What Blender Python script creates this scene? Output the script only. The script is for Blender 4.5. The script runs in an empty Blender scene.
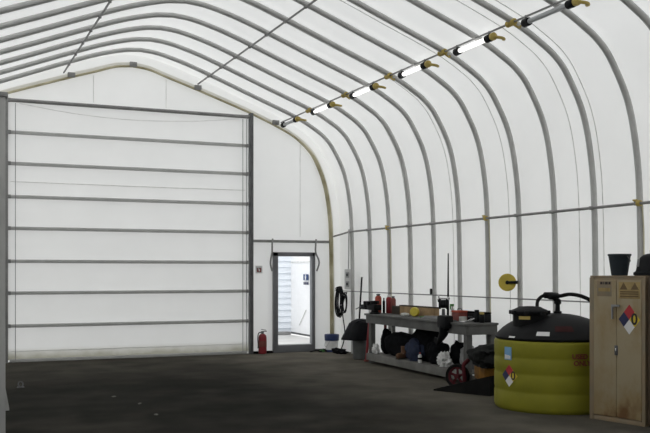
import bpy, bmesh, math, random
from mathutils import Vector, Matrix, noise
random.seed(7)
PI = math.pi
V = Vector
SC = bpy.context.scene
COL = SC.collection

# ------------------------------------------------------------------ materials
def _nodes(name):
    m = bpy.data.materials.new(name); m.use_nodes = True
    nt = m.node_tree; nt.nodes.clear()
    out = nt.nodes.new('ShaderNodeOutputMaterial')
    return m, nt, out

def mat(name, col, rough=.6, metal=0., var=.12, scale=8., bump=0., bscale=60., col2=None, coords='Object', spec=.4):
    m, nt, out = _nodes(name)
    N, Lk = nt.nodes.new, nt.links.new
    p = N('ShaderNodeBsdfPrincipled')
    p.inputs['Roughness'].default_value = rough
    p.inputs['Metallic'].default_value = metal
    p.inputs['Specular IOR Level'].default_value = spec
    tc = N('ShaderNodeTexCoord')
    nz = N('ShaderNodeTexNoise'); nz.inputs['Scale'].default_value = scale; nz.inputs['Detail'].default_value = 5
    Lk(tc.outputs[coords], nz.inputs['Vector'])
    r = N('ShaderNodeValToRGB')
    c = V(col)
    a = c * (1 - var); b = V(col2) if col2 else c * (1 + var)
    r.color_ramp.elements[0].position = .32; r.color_ramp.elements[1].position = .7
    r.color_ramp.elements[0].color = (*a, 1); r.color_ramp.elements[1].color = (*b, 1)
    Lk(nz.outputs['Fac'], r.inputs['Fac']); Lk(r.outputs['Color'], p.inputs['Base Color'])
    if bump:
        n2 = N('ShaderNodeTexNoise'); n2.inputs['Scale'].default_value = bscale; n2.inputs['Detail'].default_value = 4
        Lk(tc.outputs[coords], n2.inputs['Vector'])
        bp = N('ShaderNodeBump'); bp.inputs['Strength'].default_value = bump; bp.inputs['Distance'].default_value = .02
        Lk(n2.outputs['Fac'], bp.inputs['Height']); Lk(bp.outputs['Normal'], p.inputs['Normal'])
    Lk(p.outputs['BSDF'], out.inputs['Surface'])
    return m

def fabric(name, col, dirt=None, trans=.5):
    """thin white tent cloth: part of the daylight goes through, part is reflected"""
    m, nt, out = _nodes(name)
    N, Lk = nt.nodes.new, nt.links.new
    tc = N('ShaderNodeTexCoord')
    nz = N('ShaderNodeTexNoise'); nz.inputs['Scale'].default_value = 1.3; nz.inputs['Detail'].default_value = 6
    Lk(tc.outputs['Object'], nz.inputs['Vector'])
    r = N('ShaderNodeValToRGB'); c = V(col)
    r.color_ramp.elements[0].position = .3; r.color_ramp.elements[1].position = .7
    r.color_ramp.elements[0].color = (*(c * .965), 1); r.color_ramp.elements[1].color = (*c, 1)
    Lk(nz.outputs['Fac'], r.inputs['Fac'])
    colour = r.outputs['Color']
    if dirt:                                            # splash marks of dirt along the bottom hem
        sx = N('ShaderNodeSeparateXYZ'); Lk(tc.outputs['Object'], sx.inputs[0])
        mr = N('ShaderNodeMapRange')
        mr.inputs['From Min'].default_value = dirt[0]; mr.inputs['From Max'].default_value = dirt[1]
        mr.inputs['To Min'].default_value = dirt[2]; mr.inputs['To Max'].default_value = 0
        n3 = N('ShaderNodeTexNoise'); n3.inputs['Scale'].default_value = 4; n3.inputs['Detail'].default_value = 6
        Lk(tc.outputs['Object'], n3.inputs['Vector'])
        mu = N('ShaderNodeMath'); mu.operation = 'MULTIPLY'
        ad = N('ShaderNodeMath'); ad.operation = 'ADD'; ad.inputs[1].default_value = .45
        Lk(n3.outputs['Fac'], ad.inputs[0]); Lk(sx.outputs['Z'], mr.inputs['Value'])
        Lk(mr.outputs['Result'], mu.inputs[0]); Lk(ad.outputs[0], mu.inputs[1]); mu.use_clamp = True
        mx = N('ShaderNodeMixRGB'); mx.inputs['Color2'].default_value = (.42, .41, .34, 1)
        Lk(mu.outputs[0], mx.inputs['Fac']); Lk(colour, mx.inputs['Color1']); colour = mx.outputs['Color']
    d = N('ShaderNodeBsdfDiffuse'); t = N('ShaderNodeBsdfTranslucent')
    Lk(colour, d.inputs['Color']); Lk(colour, t.inputs['Color'])
    bp = N('ShaderNodeBump'); bp.inputs['Strength'].default_value = .12; bp.inputs['Distance'].default_value = .05
    n4 = N('ShaderNodeTexNoise'); n4.inputs['Scale'].default_value = 2.2; n4.inputs['Detail'].default_value = 3
    Lk(tc.outputs['Object'], n4.inputs['Vector']); Lk(n4.outputs['Fac'], bp.inputs['Height'])
    Lk(bp.outputs['Normal'], d.inputs['Normal'])
    mix = N('ShaderNodeMixShader'); mix.inputs[0].default_value = trans
    Lk(d.outputs[0], mix.inputs[1]); Lk(t.outputs[0], mix.inputs[2])
    Lk(mix.outputs[0], out.inputs['Surface'])
    return m

def floor_mat():
    m, nt, out = _nodes('asphalt_floor')
    N, Lk = nt.nodes.new, nt.links.new
    p = N('ShaderNodeBsdfPrincipled'); p.inputs['Roughness'].default_value = .9; p.inputs['Specular IOR Level'].default_value = .02
    tc = N('ShaderNodeTexCoord')
    def nz(s, d=6):
        n = N('ShaderNodeTexNoise'); n.inputs['Scale'].default_value = s; n.inputs['Detail'].default_value = d
        Lk(tc.outputs['Object'], n.inputs['Vector']); return n.outputs['Fac']
    def ramp(f, c0, c1, p0=.35, p1=.65):
        r = N('ShaderNodeValToRGB'); r.color_ramp.elements[0].position = p0; r.color_ramp.elements[1].position = p1
        r.color_ramp.elements[0].color = (*c0, 1); r.color_ramp.elements[1].color = (*c1, 1)
        Lk(f, r.inputs['Fac']); return r.outputs['Color']
    def mix(a, b, f, mode='MIX'):
        x = N('ShaderNodeMixRGB'); x.blend_type = mode
        Lk(a, x.inputs['Color1']); Lk(b, x.inputs['Color2'])
        if isinstance(f, float): x.inputs['Fac'].default_value = f
        else: Lk(f, x.inputs['Fac'])
        return x.outputs['Color']
    a = ramp(nz(.45, 4), (.018, .018, .0155), (.0255, .025, .022))
    # drier, dustier ground in a band along the bench side, with a ragged edge
    sx = N('ShaderNodeSeparateXYZ'); Lk(tc.outputs['Object'], sx.inputs[0])
    mr = N('ShaderNodeMapRange'); mr.inputs['From Min'].default_value = 4.5; mr.inputs['From Max'].default_value = 6.4
    Lk(sx.outputs['X'], mr.inputs['Value'])
    m2 = N('ShaderNodeMath'); m2.operation = 'MULTIPLY_ADD'; m2.inputs[1].default_value = 1.3; m2.inputs[2].default_value = -.65
    Lk(nz(.55, 6), m2.inputs[0])
    m3 = N('ShaderNodeMath'); m3.operation = 'ADD'; m3.use_clamp = True
    Lk(mr.outputs[0], m3.inputs[0]); Lk(m2.outputs[0], m3.inputs[1])
    dw = N('ShaderNodeRGB'); dw.outputs[0].default_value = (.128, .118, .10, 1)
    my = N('ShaderNodeMapRange'); my.inputs['From Min'].default_value = 13.5; my.inputs['From Max'].default_value = 17.5; my.inputs['To Max'].default_value = .38  # the same pale tint increases towards the far gable
    Lk(sx.outputs['Y'], my.inputs['Value'])
    m4 = N('ShaderNodeMath'); m4.operation = 'MULTIPLY_ADD'; m4.inputs[1].default_value = .72; m4.use_clamp = True
    Lk(m3.outputs[0], m4.inputs[0]); Lk(my.outputs[0], m4.inputs[2])
    a = mix(a, dw.outputs[0], m4.outputs[0])
    b = ramp(nz(1.6), (.68, .68, .68), (1.2, 1.18, 1.15))
    c = mix(a, b, .8, 'MULTIPLY')
    br = ramp(nz(.8, 5), (0, 0, 0), (.5, .5, .5), .56, .7)        # brown dried-mud patches
    bw = N('ShaderNodeRGB'); bw.outputs[0].default_value = (.040, .034, .028, 1)
    c = mix(c, bw.outputs[0], br)
    g = ramp(nz(140, 3), (.7, .7, .7), (1.35, 1.35, 1.3), .35, .7)    # grit
    c = mix(c, g, .55, 'MULTIPLY')
    Lk(c, p.inputs['Base Color'])
    bp = N('ShaderNodeBump'); bp.inputs['Strength'].default_value = .35; bp.inputs['Distance'].default_value = .01
    Lk(nz(110, 3), bp.inputs['Height']); Lk(bp.outputs['Normal'], p.inputs['Normal'])
    Lk(p.outputs[0], out.inputs['Surface'])
    return m

def rusty(name, col):
    """painted sheet steel with rust creeping in patches and up from the bottom edge"""
    m, nt, out = _nodes(name)
    N, Lk = nt.nodes.new, nt.links.new
    p = N('ShaderNodeBsdfPrincipled'); p.inputs['Roughness'].default_value = .55; p.inputs['Specular IOR Level'].default_value = .3
    tc = N('ShaderNodeTexCoord')
    mp = N('ShaderNodeMapping'); mp.inputs['Scale'].default_value = (3.2, 3.2, 2.2)
    Lk(tc.outputs['Object'], mp.inputs['Vector'])
    n = N('ShaderNodeTexNoise'); n.inputs['Scale'].default_value = 1.0; n.inputs['Detail'].default_value = 7; n.inputs['Roughness'].default_value = .6
    Lk(mp.outputs[0], n.inputs['Vector'])
    sx = N('ShaderNodeSeparateXYZ'); Lk(tc.outputs['Object'], sx.inputs[0])
    mr = N('ShaderNodeMapRange'); mr.inputs['From Min'].default_value = 0; mr.inputs['From Max'].default_value = .42
    mr.inputs['To Min'].default_value = .24; mr.inputs['To Max'].default_value = 0
    Lk(sx.outputs['Z'], mr.inputs['Value'])
    ad = N('ShaderNodeMath'); ad.operation = 'ADD'; Lk(n.outputs['Fac'], ad.inputs[0]); Lk(mr.outputs[0], ad.inputs[1])
    r = N('ShaderNodeValToRGB'); e = r.color_ramp.elements
    e[0].position = .46; e[0].color = (*col, 1)
    e[1].position = .66; e[1].color = (col[0] * .86, col[1] * .77, col[2] * .62, 1)
    x = e.new(.84); x.color = (.16, .085, .036, 1)
    Lk(ad.outputs[0], r.inputs['Fac']); Lk(r.outputs['Color'], p.inputs['Base Color'])
    Lk(p.outputs[0], out.inputs['Surface'])
    return m

def glow(name, col, strength):
    m, nt, out = _nodes(name)
    e = nt.nodes.new('ShaderNodeEmission'); e.inputs['Color'].default_value = (*col, 1); e.inputs['Strength'].default_value = strength
    nt.links.new(e.outputs[0], out.inputs['Surface'])
    return m

M = dict(
    fab=fabric('white_tent_cloth', (.90, .90, .885), None, .30),
    hem=fabric('folded_beige_hem', (.80, .79, .74), None, .2),
    curtain=fabric('roll_door_cloth', (.895, .895, .88), dirt=(.06, .27, 1.15), trans=.30),
    floor=floor_mat(),
    galv=mat('galvanised_steel', (.50, .50, .49), .55, .3, .08, 5),
    galv2=mat('weathered_steel_tube', (.27, .27, .265), .55, .3, .15, 6),
    dark_steel=mat('dark_steel', (.115, .117, .12), .5, .3, .15, 8),
    seam=mat('seam_tape', (.70, .70, .68), .7),
    trimrope=mat('olive_yellow_edge_strip', (.40, .355, .20), .8, 0, .3, 2.0, col2=(.66, .61, .44)),
    yellow=mat('yellow_plastic', (.44, .335, .09), .5, 0, .15, 6),
    yrope=mat('pale_yellow_rope', (.60, .57, .40), .8),
    black=mat('black_plastic', (.0065, .007, .008), .55, 0, .2, 8, spec=.16),
    blackmatt=mat('black_cloth', (.006, .0063, .0075), .9, 0, .35, 10, .4, 30, spec=.06),
    rubber=mat('black_rubber', (.009, .009, .0085), .8, 0, .2, 9, spec=.12),
    bag=mat('black_bag_plastic', (.006, .0065, .0085), .6, 0, .2, 10, .5, 14, spec=.14),
    greybin=mat('grey_plastic_bin', (.085, .09, .088), .6),
    frame=mat('grey_door_paint', (.165, .17, .18), .5, 0, .08, 4),
    red=mat('red_paint', (.25, .022, .028), .45, 0, .15, 8),
    redbright=mat('orange_red_paint', (.36, .07, .045), .6, 0, .2, 9, spec=.2),
    dullred=mat('faded_red_plastic', (.20, .052, .042), .6, 0, .2, 9),
    wheelred=mat('dusty_red_paint', (.085, .017, .021), .75, 0, .25, 9, spec=.1),
    white=mat('white_plastic', (.72, .72, .71), .5),
    offwhite=mat('off_white_plastic', (.50, .50, .47), .6),
    blue=mat('blue_plastic', (.016, .03, .105), .5),
    signblue=mat('sign_blue', (.02, .05, .15), .5, 0, .04),
    lightblue=mat('pale_blue_sticker', (.16, .33, .52), .5, 0, .1),
    navy=mat('placard_blue', (.018, .022, .075), .5, 0, .1),
    placred=mat('placard_red', (.40, .025, .035), .5, 0, .1),
    placyel=mat('placard_yellow', (.62, .47, .03), .5, 0, .08),
    placwhite=mat('placard_white', (.66, .66, .66), .5, 0, .06),
    ink=mat('printed_ink', (.03, .022, .02), .6),
    redink=mat('dark_red_print', (.17, .035, .022), .6),
    steelwood=mat('grey_painted_bench', (.115, .115, .11), .75, 0, .18, 4, .15, 40, spec=.2),
    shelfpaint=mat('grey_painted_shelf', (.15, .147, .135), .7, 0, .2, 4),
    wood=mat('tan_wood', (.30, .20, .10), .7, 0, .3, 5),
    darkwood=mat('dark_wood', (.05, .04, .03), .7, 0, .3, 5),
    tape=mat('yellow_tape', (.60, .50, .06), .5, 0, .1, 9),
    tank=mat('olive_yellow_tank', (.215, .205, .020), .55, 0, .10, 3, .05, 20, spec=.16),
    dome=mat('black_tank_top', (.008, .0082, .009), .6, 0, .25, 5, spec=.14),
    cab=rusty('rusted_beige_paint', (.315, .262, .168)),
    cabframe=mat('worn_cabinet_frame', (.30, .255, .175), .6, 0, .3, 5, col2=(.27, .19, .11)),
    cabwarn=mat('ochre_warning_sticker', (.30, .215, .085), .6, 0, .2, 12),
    chrome=mat('chrome', (.62, .62, .62), .25, .9, .05),
    teal=mat('dark_teal_plastic', (.009, .016, .023), .6, 0, .15, 6),
    orange=mat('orange_ochre_paint', (.24, .115, .022), .65, 0, .35, 7, spec=.15),
    brown=mat('brown_leather', (.12, .055, .025), .6, 0, .25, 8),
    denim=mat('dark_blue_cloth', (.012, .019, .045), .9, 0, .3, 12),
    tarp=mat('dark_grey_tarp', (.009, .0095, .009), .8, 0, .3, 6, .4, 10, spec=.1),
    postgrey=mat('grey_post_paint', (.42, .42, .41), .6, 0, .12, 3),
    dome_red=mat('faded_dark_red_sticker', (.035, .010, .010), .7, 0, .2, 9, spec=.1),
    faint=mat('faded_brown_print', (.13, .085, .04), .7),
    darkbrown=mat('dark_brown_paint', (.085, .062, .042), .65, 0, .3, 5, spec=.15),
    reelyel=mat('yellow_reel_plastic', (.56, .43, .06), .5, 0, .12, 6),
    backwall=mat('bounce_cutting_grey', (.22, .22, .215), .8),
    label=mat('silver_label', (.24, .24, .24), .5),
    green=mat('green_plastic', (.08, .22, .07), .6),
    siding=mat('white_siding', (.76, .80, .85), .55, 0, .03),
    shed=mat('white_shed_panel', (.88, .88, .88), .5, 0, .02),
    ground=mat('pale_concrete', (.47, .465, .45), .85, 0, .1, 2),
    palegrit=mat('pale_grit', (.15, .145, .125), .8),
    lamp=glow('lit_fluorescent_tube', (1, .99, .96), 1.7),
    lampoff=mat('unlit_tube_plastic', (.42, .43, .44), .35, 0, .05),
)

# ------------------------------------------------------------------ mesh helpers
def nb(): return bmesh.new()

def box(bm, x0, x1, y0, y1, z0, z1, bev=0., rot=None, at=None):
    r = bmesh.ops.create_cube(bm, size=1)
    vs = r['verts']
    cx, cy, cz = (x0 + x1) / 2, (y0 + y1) / 2, (z0 + z1) / 2
    for v in vs:
        v.co = V((v.co.x * abs(x1 - x0), v.co.y * abs(y1 - y0), v.co.z * abs(z1 - z0)))
    if bev:
        es = list({e for v in vs for e in v.link_edges})
        g = bmesh.ops.bevel(bm, geom=es, offset=bev, segments=2, affect='EDGES', profile=.6)
        vs = list({v for f in g['faces'] for v in f.verts} | {v for v in vs if v.is_valid})
    mt = Matrix.Translation(V((cx, cy, cz)))
    if rot is not None: mt = mt @ rot
    for v in vs: v.co = mt @ v.co
    return vs

def crom(pts, n=6):
    P = [V(p) for p in pts]
    if len(P) < 3: return P
    out = []
    for i in range(len(P) - 1):
        p0 = P[i - 1] if i else P[0] * 2 - P[1]
        p1, p2 = P[i], P[i + 1]
        p3 = P[i + 2] if i + 2 < len(P) else P[-1] * 2 - P[-2]
        for k in range(n):
            t = k / n
            out.append(.5 * ((2 * p1) + (p2 - p0) * t + (2 * p0 - 5 * p1 + 4 * p2 - p3) * t * t + (3 * p1 - p0 - 3 * p2 + p3) * t ** 3))
    out.append(P[-1])
    return out

def tube(bm, pts, rad, seg=8, closed=False):
    """round tube along a polyline; rad may be a list"""
    P = [V(p) for p in pts]; n = len(P)
    R = rad if isinstance(rad, (list, tuple)) else [rad] * n
    t0 = (P[1] - P[0]).normalized()
    up = V((0, 0, 1)) if abs(t0.z) < .9 else V((1, 0, 0))
    nrm = t0.cross(up).normalized()
    rings = []
    for i in range(n):
        if closed: t = (P[(i + 1) % n] - P[i - 1]).normalized()
        elif i == 0: t = t0
        elif i == n - 1: t = (P[-1] - P[-2]).normalized()
        else: t = ((P[i + 1] - P[i]).normalized() + (P[i] - P[i - 1]).normalized()).normalized()
        nrm = (nrm - t * nrm.dot(t))
        nrm = nrm.normalized() if nrm.length > 1e-6 else t.orthogonal().normalized()
        b = t.cross(nrm)
        rings.append([bm.verts.new(P[i] + (nrm * math.cos(a) + b * math.sin(a)) * R[i]) for a in [2 * PI * k / seg for k in range(seg)]])
    m = n if closed else n - 1
    for i in range(m):
        A, B = rings[i], rings[(i + 1) % n]
        for k in range(seg):
            bm.faces.new((A[k], A[(k + 1) % seg], B[(k + 1) % seg], B[k]))
    if not closed:
        bm.faces.new(rings[0][::-1]); bm.faces.new(rings[-1])

def lathe(bm, prof, seg=32, c=(0, 0, 0), ax=None, caps=True, wob=None):
    """prof: (radius, height) up the axis"""
    q = V((0, 0, 1)).rotation_difference(V(ax).normalized()).to_matrix() if ax is not None else Matrix.Identity(3)
    rings = []
    for r, h in prof:
        ring = []
        for k in range(seg):
            a = 2 * PI * k / seg
            rr = r * (1 + (wob(a, h) if wob else 0))
            ring.append(bm.verts.new(V(c) + q @ V((rr * math.cos(a), rr * math.sin(a), h))))
        rings.append(ring)
    for i in range(len(rings) - 1):
        A, B = rings[i], rings[i + 1]
        for k in range(seg):
            bm.faces.new((A[k], A[(k + 1) % seg], B[(k + 1) % seg], B[k]))
    if caps:
        bm.faces.new(rings[0][::-1]); bm.faces.new(rings[-1])

def prism(bm, poly, thick, mtx=None):
    """poly in local (x, z); extruded along local y from 0 to thick"""
    mtx = mtx or Matrix.Identity(4)
    a = [bm.verts.new(mtx @ V((x, 0, z))) for x, z in poly]
    b = [bm.verts.new(mtx @ V((x, thick, z))) for x, z in poly]
    n = len(poly)
    bm.faces.new(a); bm.faces.new(b[::-1])
    for i in range(n): bm.faces.new((a[i], b[i], b[(i + 1) % n], a[(i + 1) % n]))

def lump(bm, c, s, amp=.15, freq=2., sub=3, seed=0, flat=None, pw=1.):
    """irregular soft body; flat = z below which it sits flat"""
    r = bmesh.ops.create_icosphere(bm, subdivisions=sub, radius=1)
    for v in r['verts']:
        d = v.co.normalized()
        if pw != 1: d = V([math.copysign(abs(k) ** pw, k) for k in d])
        k = 1 + amp * noise.noise(d * freq + V((seed * 7.3, seed * 3.1, seed))) + amp * .5 * noise.noise(d * freq * 2.7 + V((seed, 4, 9)))
        p = V((d.x * s[0], d.y * s[1], d.z * s[2])) * k + V(c)
        if flat is not None and p.z < flat: p.z = flat
        v.co = p

def finish(bm, name, m, smooth=40):
    bmesh.ops.recalc_face_normals(bm, faces=bm.faces[:])
    me = bpy.data.meshes.new(name); bm.to_mesh(me); bm.free()
    me.materials.append(m)
    if smooth:
        me.polygons.foreach_set('use_smooth', [True] * len(me.polygons))
        me.set_sharp_from_angle(angle=math.radians(smooth))
    return me

def obj(name, bm, m, parent=None, label=None, smooth=40):
    me = bm if isinstance(bm, bpy.types.Mesh) else finish(bm, name, m, smooth)
    o = bpy.data.objects.new(name, me); COL.objects.link(o)
    if parent is not None: o.parent = parent
    if label: o['label'] = label
    return o

def thing(name, label, cat, loc=(0, 0, 0), rotz=0., group=None):
    o = bpy.data.objects.new(name, None); COL.objects.link(o)
    o.location = loc; o.rotation_euler = (0, 0, rotz); o.empty_display_size = .1
    o['label'] = label; o['category'] = cat
    if group: o['group'] = group
    return o

def solo(name, bm, m, label, cat, loc=(0, 0, 0), rotz=0., group=None, smooth=40):
    o = obj(name, bm, m, None, None, smooth)
    o.location = loc; o.rotation_euler = (0, 0, rotz)
    o['label'] = label; o['category'] = cat
    if group: o['group'] = group
    return o

def struct(name, bm, m, parent=None, smooth=40):
    o = obj(name, bm, m, parent, None, smooth)
    if parent is None: o['kind'] = 'structure'
    return o

def text_mesh(s, size, align='CENTER', bold=.0):
    cu = bpy.data.curves.new('lettering', 'FONT'); cu.body = s; cu.size = size; cu.align_x = align; cu.align_y = 'CENTER'
    cu.extrude = .0015; cu.offset = bold; cu.resolution_u = 3
    o = bpy.data.objects.new('lettering', cu); COL.objects.link(o)
    dg = bpy.context.evaluated_depsgraph_get(); dg.update()
    me = bpy.data.meshes.new_from_object(o.evaluated_get(dg))
    bpy.data.objects.remove(o); bpy.data.curves.remove(cu)
    return me

# ------------------------------------------------------------------ the building
L = 18.011           # far gable plane
S = .8419            # rib spacing
AX = 3.60            # ridge line
YB = -5.0            # near end of the shed (behind the camera)
RIB = [(0, 5.91), (.33, 5.875), (.8, 5.75), (1.32, 5.565), (2.21, 5.222), (3.12, 4.868), (3.54, 4.65), (3.80, 4.47),
       (3.99, 4.24), (4.22, 3.80), (4.345, 3.28), (4.41, 2.60), (4.435, 1.28), (4.44, 0)]
END = [(0, 5.765), (.33, 5.725), (.71, 5.60), (1.26, 5.42), (2.24, 5.085), (2.55, 4.968), (3.04, 4.765), (3.46, 4.55), (3.80, 4.264),
       (4.01, 3.917), (4.16, 3.485), (4.25, 2.93), (4.28, 2.45), (4.30, 1.2), (4.305, 0)]

def half(prof, n=5): return [(p.x, p.y) for p in crom([(x, z, 0) for x, z in prof], n)]
def full(prof, y, n=5):
    h = half(prof, n)
    return [V((AX - x, y, z)) for x, z in h[::-1]] + [V((AX + x, y, z)) for x, z in h[1:]]
def offset(h, d):
    out = []
    for i, (x, z) in enumerate(h):
        a = h[max(i - 1, 0)]; b = h[min(i + 1, len(h) - 1)]
        tx, tz = b[0] - a[0], b[1] - a[1]
        if i == 0: tx, tz = 1, 0
        k = math.hypot(tx, tz); out.append((x - tz / k * d, z + tx / k * d) if True else 0)
    out[-1] = (out[-1][0], 0)
    return out
SHELL = offset(half(RIB), .095)
KNEE = max(i for i, (x, z) in enumerate(SHELL) if z > 4.1)

def shell(name, pts):
    bm = nb()
    ys = [YB + (L - YB) * i / 27 for i in range(28)]
    rows = [[bm.verts.new((x, y, z)) for x, z in pts] for y in ys]
    for a, b in zip(rows, rows[1:]):
        for k in range(len(pts) - 1): bm.faces.new((a[k], a[k + 1], b[k + 1], b[k]))
    return struct(name, bm, M['fab'], smooth=60)
shell('ceiling', [(AX - x, z) for x, z in SHELL[KNEE::-1]] + [(AX + x, z) for x, z in SHELL[1:KNEE + 1]])
shell('wall_right', [(AX + x, z) for x, z in SHELL[KNEE:]])
shell('wall_left', [(AX - x, z) for x, z in SHELL[KNEE:]])

def gable(name, y, holes, m='fab'):
    bm = nb()
    out = [(AX - x, z) for x, z in SHELL[::-1]] + [(AX + x, z) for x, z in SHELL[1:]]
    loops = [out] + holes
    es = []
    for lp in loops:
        vs = [bm.verts.new((x, y, z)) for x, z in lp]
        es += [bm.edges.new((vs[i], vs[(i + 1) % len(vs)])) for i in range(len(vs))]
    bmesh.ops.triangle_fill(bm, use_beauty=True, edges=es)
    return struct(name, bm, M[m], smooth=0)
RX0, RX1, RZ = 1.27, 6.02, 4.94
DX0, DX1, DZ = 6.56, 7.51, 2.12
gable('wall_end', L, [[(RX0, .03), (RX1, .03), (RX1, RZ), (RX0, RZ)], [(DX0 + .03, .02), (DX1 - .03, .02), (DX1 - .03, DZ - .03), (DX0 + .03, DZ - .03)]])
gable('wall_rear', YB, [], 'backwall')  # unseen near gable, made opaque grey to cut the light bounced inside

bm = nb(); box(bm, AX - 4.535, AX + 4.535, YB, L + .02, -.15, 0)
struct('floor', bm, M['floor'], smooth=0)

# ribs
rib_ord = 'zeroth first second third fourth fifth sixth seventh eighth ninth tenth eleventh twelfth thirteenth fourteenth'.split()
h_r = nb(); tube(h_r, full(RIB, 0), .041, 10)
rib_me = finish(h_r, 'arched_rib', M['galv'], 50)
for n in range(1, 15):
    o = bpy.data.objects.new('arched_rib', rib_me); COL.objects.link(o)
    o.location = (0, L - n * S, 0)
    o['label'] = 'grey arched steel rib under the white cloth, %s from the far gable wall' % rib_ord[n]
    o['category'] = 'rib'; o['group'] = 'arched steel ribs of the shed'

# end arch: tube with an olive-yellow edge strip
a = thing('end_arch', 'end arch framing the far gable wall, olive yellow edging strip along it', 'arch', (0, L - .06, 0))
pts = full(END, 0)
bm = nb(); tube(bm, pts, [.023 if p.z > 4.6 else (.046 if p.z < 4.0 else .046 - .023 * (p.z - 4.0) / .6) for p in pts], 8); obj('edge_strip', bm, M['trimrope'], a)
bm = nb()
hh = half(END); so = SHELL
inn = [V((AX - x, .035, z)) for x, z in hh[::-1]] + [V((AX + x, .035, z)) for x, z in hh[1:]]
def outer(p):                                   # nearest way out to the cloth
    c = V((AX, 0, 1.5)) if p.z > 1.5 else V((AX, 0, p.z)); d = V((p.x - c.x, 0, p.z - c.z)).normalized()
    return p + d * .085
ou = [outer(p) for p in inn]
A_ = [bm.verts.new(p) for p in inn]; B_ = [bm.verts.new(p) for p in ou]
for k in range(len(A_) - 1): bm.faces.new((A_[k], A_[k + 1], B_[k + 1], B_[k]))
obj('cloth_hem', bm, M['hem'], a)
for x, z in ((2.424, 5.47), (4.919, 5.43), (3.61, 5.78), (6.60, 4.83)):
    bm = nb(); box(bm, x - .07, x + .07, -.07, -.01, z - .03, z + .06, .008); obj('bracket', bm, M['galv2'], a)

# cloth seams on the right wall and roof (thin welded overlaps)
for i, y in enumerate((13.29, 11.65, 10.01, 9.525, 14.9)):
    h = offset(half(RIB), .088)
    bm = nb(); tube(bm, [V((AX + x, y, z)) for x, z in h], .006, 6)
    struct('trim_%d' % (i + 1), bm, M['seam'])
for i, (x, z0, z1) in enumerate(((2.855, RZ + .06, 5.53), (4.286, RZ + .06, 5.56), (7.186, 2.45, 4.46))):
    bm = nb(); tube(bm, [(x, L - .012, z0), (x, L - .012, z1)], .006, 6)
    struct('trim_%d' % (i + 6), bm, M['seam'])

# roof purlins
for x, lab in ((4.919, 'thin grey roof tube running lengthwise right of the ridge'), (2.281, 'thin grey roof tube running lengthwise left of the ridge')):
    t = thing('roof_purlin', lab, 'tube', (x, L, 5.515), 0, 'lengthwise roof tubes')
    bm = nb(); tube(bm, [(0, -.10, 0), (0, -22., 0)], .016, 8); obj('rod', bm, M['galv2'], t)
    for n in range(1, 15):
        bm = nb(); box(bm, -.022, .022, -n * S - .022, -n * S + .022, -.018, .026, .005); obj('clamp', bm, M['galv2'], t)

# tubes along the right wall
t = thing('wall_rail', 'grey horizontal tube at eave height along the right wall ribs', 'rail', (7.955, L, 2.54))
bm = nb(); tube(bm, [(-.02, -.09, -.07), (-.01, -.3, -.05), (0, -S, 0), (0, -13.5, 0)], .019, 8); obj('tube', bm, M['galv2'], t)
for n in range(1, 14):
    bm = nb(); box(bm, -.02, .03, -n * S - .022, -n * S + .022, -.024, .024, .005); obj('clamp', bm, M['galv2'], t)
wl = solo('wall_cable', nb(), M['galv2'], 'thin grey cable at bench height strung along the right wall ribs', 'cable')
bm = nb(); tube(bm, crom([(7.965, L - .1, 1.30)] + [(7.965, L - n * S, 1.30) for n in range(1, 14)], 2), .010, 8)
wl.data = finish(bm, 'wall_cable', M['galv2'])
for n, w in ((3, 'third'), (7, 'seventh'), (11, 'eleventh')):
    y = L - n * S
    t = thing('yellow_tie', 'yellow rope tied around the wall tube at the %s rib from the gable' % w, 'rope', (7.955, y, 2.54), 0, 'yellow rope ties on the wall tube')
    bm = nb()
    for k in range(3): tube(bm, [(math.cos(q) * .029, (k - 1) * .022 - .05, math.sin(q) * .029) for q in [2 * PI * j / 12 for j in range(12)]], .009, 6, True)
    for k in range(2): tube(bm, [(.045 + math.cos(q) * .04, .02 + k * .02 + math.sin(q) * .05, .035 + k * .012) for q in [2 * PI * j / 16 for j in range(16)]], .010, 6, True)
    obj('knot', bm, M['yellow'], t)
    bm = nb(); tube(bm, crom([(.05, -.052, -.03), (.07, -.054, -.35), (.075, -.055, -.9), (.08, -.056, -1.6)], 5), .008, 6); obj('rope_tail', bm, M['yrope'], t)

# ------------------------------------------------------------------ light run
LX, LZ = 6.70, 4.845
t = thing('light_conduit', 'thin grey conduit slung along the roof carrying the tube lights', 'conduit', (LX, L, LZ))
bm = nb(); tube(bm, [(0, -.15, 0), (0, -12., .0)], .014, 8); obj('tube', bm, M['galv2'], t)
for n in (2, 4, 6, 8, 10):
    y = -n * S
    bm = nb()
    for k in range(5): tube(bm, [(math.cos(q) * .03, y + (k - 2) * .035, math.sin(q) * .03) for q in [2 * PI * j / 10 for j in range(10)]], .015, 6, True)
    tube(bm, crom([(0, y - .05, -.03), (.03, y - .13, -.09), (0, y - .2, -.09)], 4), .014, 6)
    obj('yellow_wrap', bm, M['yellow'], t)
LIGHTS = [(17.78, 16.95, 0, 'unlit tube light farthest along the conduit, next to the gable wall'),
          (16.14, 15.22, 1, 'lit tube light, second along the conduit from the gable wall'),
          (14.37, 13.45, 1, 'lit tube light, third along the conduit from the gable wall'),
          (12.57, 11.73, 1, 'lit tube light, fourth along the conduit from the gable wall'),
          (10.93, 10.03, 1, 'lit tube light, nearest of the glowing ones to the camera'),
          (9.33, 8.36, 0, 'unlit grey tube light nearest the camera, at the top of the photo')]
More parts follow.
